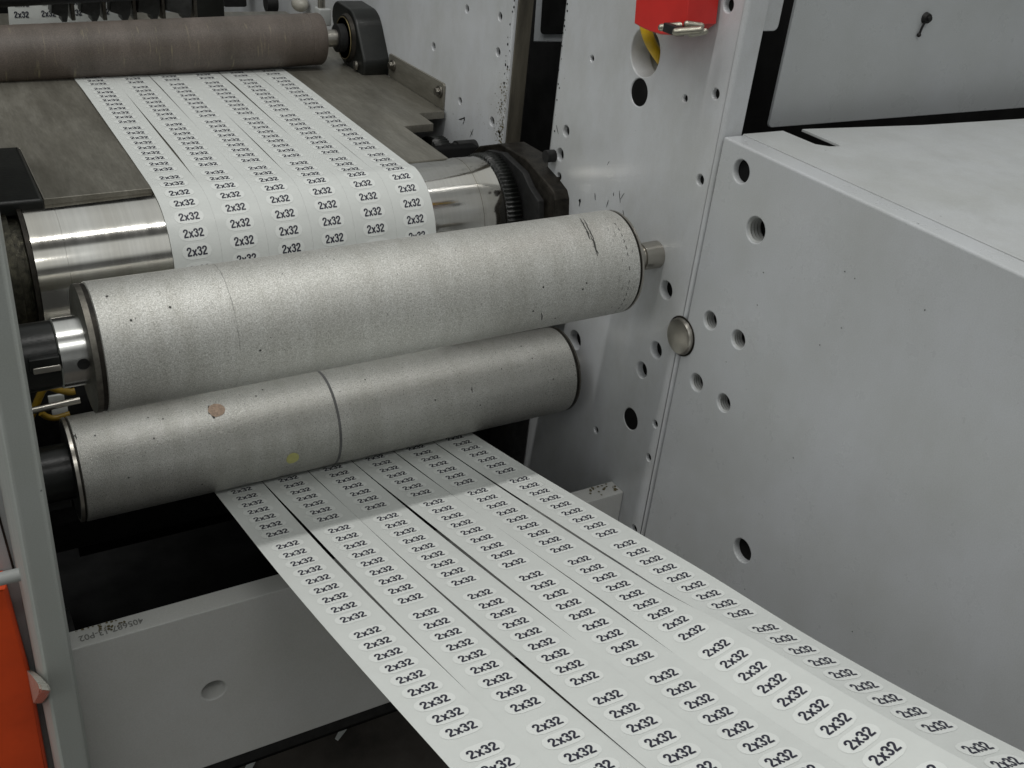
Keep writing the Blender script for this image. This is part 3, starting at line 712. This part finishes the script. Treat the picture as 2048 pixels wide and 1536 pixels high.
def xoff(i, s):
    t = (s - s_85)
    if s > s_ex:
        a = -.0036 + .0078 * sm(t, -.02, .55)                 # drift of the left strips
        b = -.0012 + .0048 * sm(t, 0, .28) - .0075 * sm(t, .33, .66)
        return (a * (5 - i) + b * i) / 5
    if s < s_top: return .0022 * sm(s_top - s, 0, .3) * 0
    return 0
def slit(i, s):
    """half gap on the right side of strip i"""
    if s_top - .02 < s < s_ex: return .00005
    if s > s_ex:
        m_ = (.0004, .00025, .0002, .0003, .00025)[min(i, 4)]; w = sm(s - s_ex, 0, .05)
        return .00005 + w * (.0002 + m_ * max(0, .35 + .75 * math.sin(s * (6 + .7 * i) + ph_[i] * 2.3)) ** 1.4)
    w = 1 - sm(s, s_top - .12, s_top - .02)
    return .00005 + w * (.00008 + (.0006, .0003, .0003, .00055, .0004)[min(i, 4)] * max(0, .2 + .8 * math.sin(s * (6.5 + i) + (-1.6, 0, 2, .4, 1.2)[min(i, 4)])) ** 1.3)
def surf(i, s, u, h=0):
    yy, zz, nn = at_s(s)
    gl = slit(i - 1, s) if i > 0 else 0; gr_ = slit(i, s) if i < 5 else 0
    xa = XL + i * WS + gl; xb = XL + (i + 1) * WS - gr_
    hh = lift(i, s, u) + h
    X = xa + (xb - xa) * (u + .5) + xoff(i, s)
    wg = sm(s, s_top - .014, s_top + .01) * (1 - sm(s, s_dep, s_dep + .06)); t = (X - LC[0]) / (RC[0] - LC[0])
    return Vector((X, yy + nn.x * hh + wg * (LC[1] + (RC[1] - LC[1]) * t - c1.x), zz + nn.y * hh + wg * (LC[2] + (RC[2] - LC[2]) * t - c1.y)))
# text outline of one label
GL = {'2': [[(.055, .66), (.07, .78), (.13, .875), (.235, .915), (.34, .885), (.405, .79), (.40, .67), (.345, .55), (.25, .43), (.15, .30), (.09, .18), (.075, .085)], [(.0, .085), (.475, .085)]],
      '3': [[(.06, .70), (.09, .83), (.17, .90), (.26, .91), (.35, .865), (.39, .75), (.36, .63), (.29, .565), (.19, .54)], [(.21, .545), (.32, .51), (.395, .42), (.41, .29), (.37, .16), (.28, .09), (.19, .085), (.10, .145), (.05, .28)]],
      'x': [[(.045, .0), (.435, .70)], [(.435, .0), (.045, .70)]]}
def glyphs(t, w=.17):
    vs = []; fs = []; hs = []; x = 0; k = 0
    for ch in t:
        for st in GL[ch]:
            P = [Vector(p) for p in st]
            if len(P) > 2: P = [Vector(q[:2]) for q in spline([(p.x, p.y, 0) for p in P], 2)]
            prev = None
            for i, p in enumerate(P):
                d = (P[min(i + 1, len(P) - 1)] - P[max(i - 1, 0)]).normalized(); nn = Vector((-d.y, d.x)) * w / 2
                a = len(vs); vs += [(p.x + nn.x + x, p.y + nn.y), (p.x - nn.x + x, p.y - nn.y)]; hs += [k, k]
                if prev is not None: fs.append((prev, prev + 1, a + 1, a))
                prev = a
            k += 1
        x += .55
    cx_ = (min(v[0] for v in vs) + max(v[0] for v in vs)) / 2
    return [(a - cx_, b - .5) for a, b in vs], fs, [h * .000012 for h in hs]
tv, tf, th_ = glyphs('2x32')
tw = max(v[0] for v in tv) - min(v[0] for v in tv)
kx = .0204 / tw; ky = .0091
tv = [(a * kx, b * ky) for a, b in tv]
def labelmesh(i, s0, up):
    vs = []; fs = []; mi = []
    ox = .0295; oy = .0160; r = oy / 2; NS = 8
    rows = []
    for k in range(NS + 1):
        dy_ = -r + 2 * r * k / NS; hw = ox / 2 - r + math.sqrt(max(r * r - dy_ * dy_, 0)) * 1.0
        row = []
        for j in range(7):
            a = -hw + 2 * hw * j / 6; row.append(len(vs)); vs.append(surf(i, s0 - dy_, a / WS, .00022))
        rows.append(row)
    for A, B in zip(rows, rows[1:]):
        for j in range(6): fs.append((A[j], A[j + 1], B[j + 1], B[j])); mi.append(0)
    b0 = len(vs)
    for (a, b), h in zip(tv, th_): vs.append(surf(i, s0 - b, a / WS, .0004 + h))
    for f in tf: fs.append(tuple(b0 + q for q in f)); mi.append(1)
    me = D.meshes.new('label'); me.from_pydata(vs, [], fs); me.polygons.foreach_set('material_index', mi); return me
wear = ['flat, leftmost of the six and nearest the left plate', 'second from the left', 'third from the left', 'fourth from the left', 'fifth from the left, its near end twisted towards the lens', 'rightmost of the six and nearest the box cover']
P_L, G_L = .01876, .00914; P_U, G_U = .01855, .0076
for i in range(6):
    root = empty('label_strip', 'strip of 2x32 labels, ' + wear[i], 'label strip', 'slit label strips running over and under the rollers')
    vs = []; fs = []; NU = 8
    ss = [s for s in S if s > .004]
    for s in ss:
        for j in range(NU + 1): vs.append(surf(i, s, j / NU - .5))
    for a in range(len(ss) - 1):
        for j in range(NU): q = a * (NU + 1) + j; fs.append((q, q + 1, q + NU + 2, q + NU + 1))
    me = D.meshes.new('backing'); me.from_pydata(vs, [], fs); o = link('liner', me, M_liner, root, True, 60)
    # upper run: first label of a group at y=1.0734 (left) drifting back to the right
    sk = -.0045 * i
    s0 = s_at_y(1.0734, 0) + sk + .0005 * i; per = 9 * P_U + G_U; lst = []
    for gq in range(-4, 3):
        for k in range(9): lst.append(s0 + gq * per + k * P_U)
    for s in lst:
        if .03 < s < s_dep + .02:
            link('label', labelmesh(i, s, True), [M_label, M_print], root, True)
    f0 = s_85 + .02 + (.00745 * (5 - i) - .0022 * i) / 5
    g0 = f0 + 6 * P_L + G_L; per = 9 * P_L + G_L
    for gq in range(-2, 6):
        for k in range(9):
            s = g0 + gq * per + k * P_L
            if s_ex - .02 < s < S[-1] - .02: link('label', labelmesh(i, s, False), [M_label, M_print], root, True)

# ---- red guard, cable, clasp -------------------------------------------------
rg = empty('safety_switch', 'red switch housing with metal clasp on the side plate', 'switch')
def Q(x, u, v): p = PX(u, v, x); return (p.y, p.z)
bm = bmesh.new(); plate(bm, [Q(.612, *p) for p in ((1276, -60), (1268, 47), (1284, 56), (1300, 63), (1320, 69), (1341, 70), (1372, 48), (1383, -60))], [], .034, MX(.612), .0012); frombm('housing', bm, M_red, rg)
bm = bmesh.new(); a = PX(1389, -60, .64); b_ = PX(1381, 46, .64); cyl(bm, a, b_, .0032, seg=12); frombm('edge_strip', bm, M_white, rg)
cl = None
for (u0, v0, u1, v1, xx, rr_) in ((1323, 55, 1368, 50, .603, .0032), (1352, 64, 1400, 60, .600, .0034), (1374, 48, 1402, 52, .610, .003), (1382, 68, 1410, 63, .612, .0028)):
    bm = bmesh.new(); a = PX(u0, v0, xx); b_ = PX(u1, v1, xx + .012)
    cyl(bm, a, b_, rr_, seg=16)
    for q in (a, b_): bmesh.ops.create_uvsphere(bm, u_segments=16, v_segments=10, radius=rr_, matrix=Matrix.Translation(q))
    o = frombm('clasp_link' if cl else 'clasp', bm, M_clasp, cl or rg)
    cl = cl or o
bm = bmesh.new(); a = PX(1345, 52, .608); box(bm, (a.x - .006, a.y - .014, a.z - .006), (a.x + .004, a.y + .006, a.z + .002), .001); frombm('clasp_base', bm, M_black, rg)
bm = bmesh.new(); pts = spline([PX(1286, 30, .640), PX(1294, 66, .642), PX(1304, 90, .655), PX(1322, 118, .672), PX(1345, 150, .70)], 8)
tube(bm, pts, .0056, 14); yc = frombm('cable', bm, M_yellow); tag(yc, 'yellow cable passing from the red switch into the large round hole', 'cable')
bm = bmesh.new(); lathe(bm, [(X0 + .0235, .0262), (X0 + .075, .0262)], (0, .8316, -.2108), (1, .8316, -.2108), 48, 0, False); hs_ = frombm('hole_sleeve', bm, M_grey, sp_near)

# ---- left side odds and ends: yellow hose, thin rod, cable ---------------------
bm = bmesh.new(); yy = .93
pts = spline([PY(u, v, yy) for u, v in ((60, 838), (74, 805), (86, 780), (98, 774), (118, 780), (140, 784), (150, 782))], 8)
tube(bm, pts, .0035, 12); hz = frombm('hose', bm, M_hose); tag(hz, 'yellow hose loop beside the left ends of the grey rollers', 'hose')
bm = bmesh.new(); pts = spline([PY(u, v, .92) for u, v in ((82, 826), (95, 834), (112, 836), (140, 828))], 8); tube(bm, pts, .003, 12)
h2 = frombm('hose', bm, M_hose); tag(h2, 'yellow hose dipping under the thin steel rod', 'hose')
bm = bmesh.new(); cyl(bm, PY(62, 822, .90), PY(160, 800, .90), .0032, seg=16); r3 = frombm('thin_rod', bm, M_shaft); tag(r3, 'thin steel rod between the two grey rollers at left', 'rod')
bm = bmesh.new(); cyl(bm, PY(66, 899, .90), PY(122, 894, .90), .0016, seg=10); r4 = frombm('cable', bm, M_hose); tag(r4, 'thin straight yellow cable beside the lower roller', 'cable')
bm = bmesh.new()
for (u0, v0, u1, v1) in ((96, 794, 130, 803), (103, 818, 137, 826)):
    a = PY(u0, v0, .94); b_ = PY(u1, v1, .94); box(bm, (a.x, a.y, b_.z), (b_.x, a.y + .003, a.z), .0005)
cd = frombm('tag_card', bm, M_label); tag(cd, 'small white tags behind the thin steel rod', 'tag')
bm = bmesh.new(); box(bm, (.0457, 1.0, -.70), (.15, 1.02, -.53)); bk = frombm('dark_bracket', bm, M_black); tag(bk, 'dark bracket behind the left ends of the rollers', 'bracket')

# ---- top left: slitter holders and upper label sheet ----------------------------
yS = 1.66
sh = empty('label_sheet', 'upright sheet of 2x32 labels behind the brown roller', 'label sheet')
def QY(u, v, y=yS): p = PY(u, v, y); return (p.x, p.z)
bm = bmesh.new(); plate(bm, [QY(20, 70), QY(250, 70), QY(250, -40), QY(12, -40)], [], .0006, MY(yS), .0001); frombm('liner', bm, M_liner, sh)
for j, (u, v) in enumerate(((43, 29), (97, 27), (150, 25), (205, 23), (43, 7), (97, 4), (150, 3), (205, 1))):
    c = PY(u, v, yS - .0006); me = D.meshes.new('print')
    me.from_pydata([(c.x + a * .95, c.y - h, c.z + b * .95) for (a, b), h in zip(tv, th_)], [], tf); link('print', me, M_print, sh, smooth=False)
M_hold = flat('dark_grey_cast_metal', (.05, .052, .05), .4, .3, .3, 120, .3)
hold_l = ['leftmost of the black slitter holders, widest foot', 'second black slitter holder from the left', 'third black slitter holder from the left', 'fourth black slitter holder, beside the label sheet edge', 'rightmost black slitter holder, before the pale plate']
yH = 1.60
for j, (u0, u1, t0) in enumerate(((103, 138, 132), (163, 202, 192), (222, 263, 253), (277, 321, 312), (333, 385, 376))):
    bm = bmesh.new()
    e = -(u0 - 103) * .022
    P_ = [QY(u0, -40, yH), QY(u0, 27 + e, yH), QY(u0 + (t0 - u0) * .7, 34 + e, yH), QY(t0 - 7, 45 + e, yH), QY(t0 + 3, 45 + e, yH), QY(u1 - 1, 30 + e, yH), QY(u1, -40, yH)]
    hd = empty('slitter_holder', hold_l[j], 'slitter holder', 'black slitter holders above the brown roller')
    plate(bm, P_, [], .03, MY(yH), .002); frombm('holder', bm, M_hold, hd)
    bm = bmesh.new(); a = PY(u1 + 4, 0, yH + .005); box(bm, (a.x - .002, a.y, a.z - .028), (a.x + .0035, a.y + .03, a.z + .05), .001); frombm('blade', bm, M_bolt, hd)
bm = bmesh.new(); a = PY(0, -6, 1.585); b_ = PY(330, -22, 1.585); cyl(bm, a + (a - b_), b_, .013, seg=24); hb_ = frombm('holder_bar', bm, M_black); tag(hb_, 'black bar carrying the slitter holders', 'bar')
bm = bmesh.new(); a = PY(385, 60, 1.78); box(bm, (a.x, 1.78, a.z - .02), (a.x + .055, 1.83, a.z + .12), .003); gp = frombm('grey_block', bm, M_blacksh); tag(gp, 'dark block behind the slitter holders', 'block')
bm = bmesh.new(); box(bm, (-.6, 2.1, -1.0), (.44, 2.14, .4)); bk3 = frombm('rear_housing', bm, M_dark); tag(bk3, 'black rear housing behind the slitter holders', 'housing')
# odds on the far plate
def stub(name, lab, cat, u, v, r, ln, m, x=X0):
    p = PX(u, v, x); bm = bmesh.new(); cyl(bm, (x - ln, p.y, p.z), (x - .0002, p.y, p.z), r * .95, r, seg=28); o = frombm(name, bm, m); tag(o, lab, cat); return o
stub('knob', 'dark oval knob on the far plate above the brown roller', 'knob', 552, 6, .016, .02, M_black)
p = PX(600, 8, .635); bm = bmesh.new(); bmesh.ops.create_uvsphere(bm, u_segments=24, v_segments=16, radius=.016, matrix=Matrix.Translation(p) @ Matrix.Diagonal((.9, 1.2, .8, 1)))
wb = frombm('air_fitting', bm, M_plastic); tag(wb, 'milky plastic fitting on the far plate above the brown roller', 'fitting')
p = PX(643, 26, .61); vb_ = empty('valve_block', 'small grey valve block with a rod, beside the brown roller end', 'valve')
bm = bmesh.new(); box(bm, (p.x - .008, p.y - .012, p.z - .018), (p.x + .012, p.y + .012, p.z + .008), .002); frombm('block', bm, M_grey, vb_)
bm = bmesh.new(); cyl(bm, p + Vector((0, 0, .006)), p + Vector((0, 0, .08)), .006, seg=16); frombm('rod', bm, M_shaft, vb_)
p = PX(455, 0, .60); bm = bmesh.new(); box(bm, (p.x - .015, p.y - .03, p.z - .008), (p.x + .03, p.y + .03, p.z + .05), .004); o = frombm('black_block', bm, M_black); tag(o, 'black rectangular block at the top edge, left of the knob', 'block')

# ---- scraps on the floor --------------------------------------------------------
for lab, P_ in (('curved white paper scrap on the dark floor nearer the web', ((670, 1476), (684, 1450), (703, 1444), (690, 1462), (676, 1480))), ('straight white paper scrap on the dark floor at the bottom edge', ((478, 1560), (500, 1514), (519, 1508), (508, 1528), (492, 1560)))):
    q = [PZ(u, v, -1.316) for u, v in P_]; bm = bmesh.new(); plate(bm, [(p.x, p.y) for p in q], [], .0015, MZ(-1.3165), .0003); o = frombm('paper_scrap', bm, M_liner); tag(o, lab, 'paper scrap', 'paper scraps on the floor')
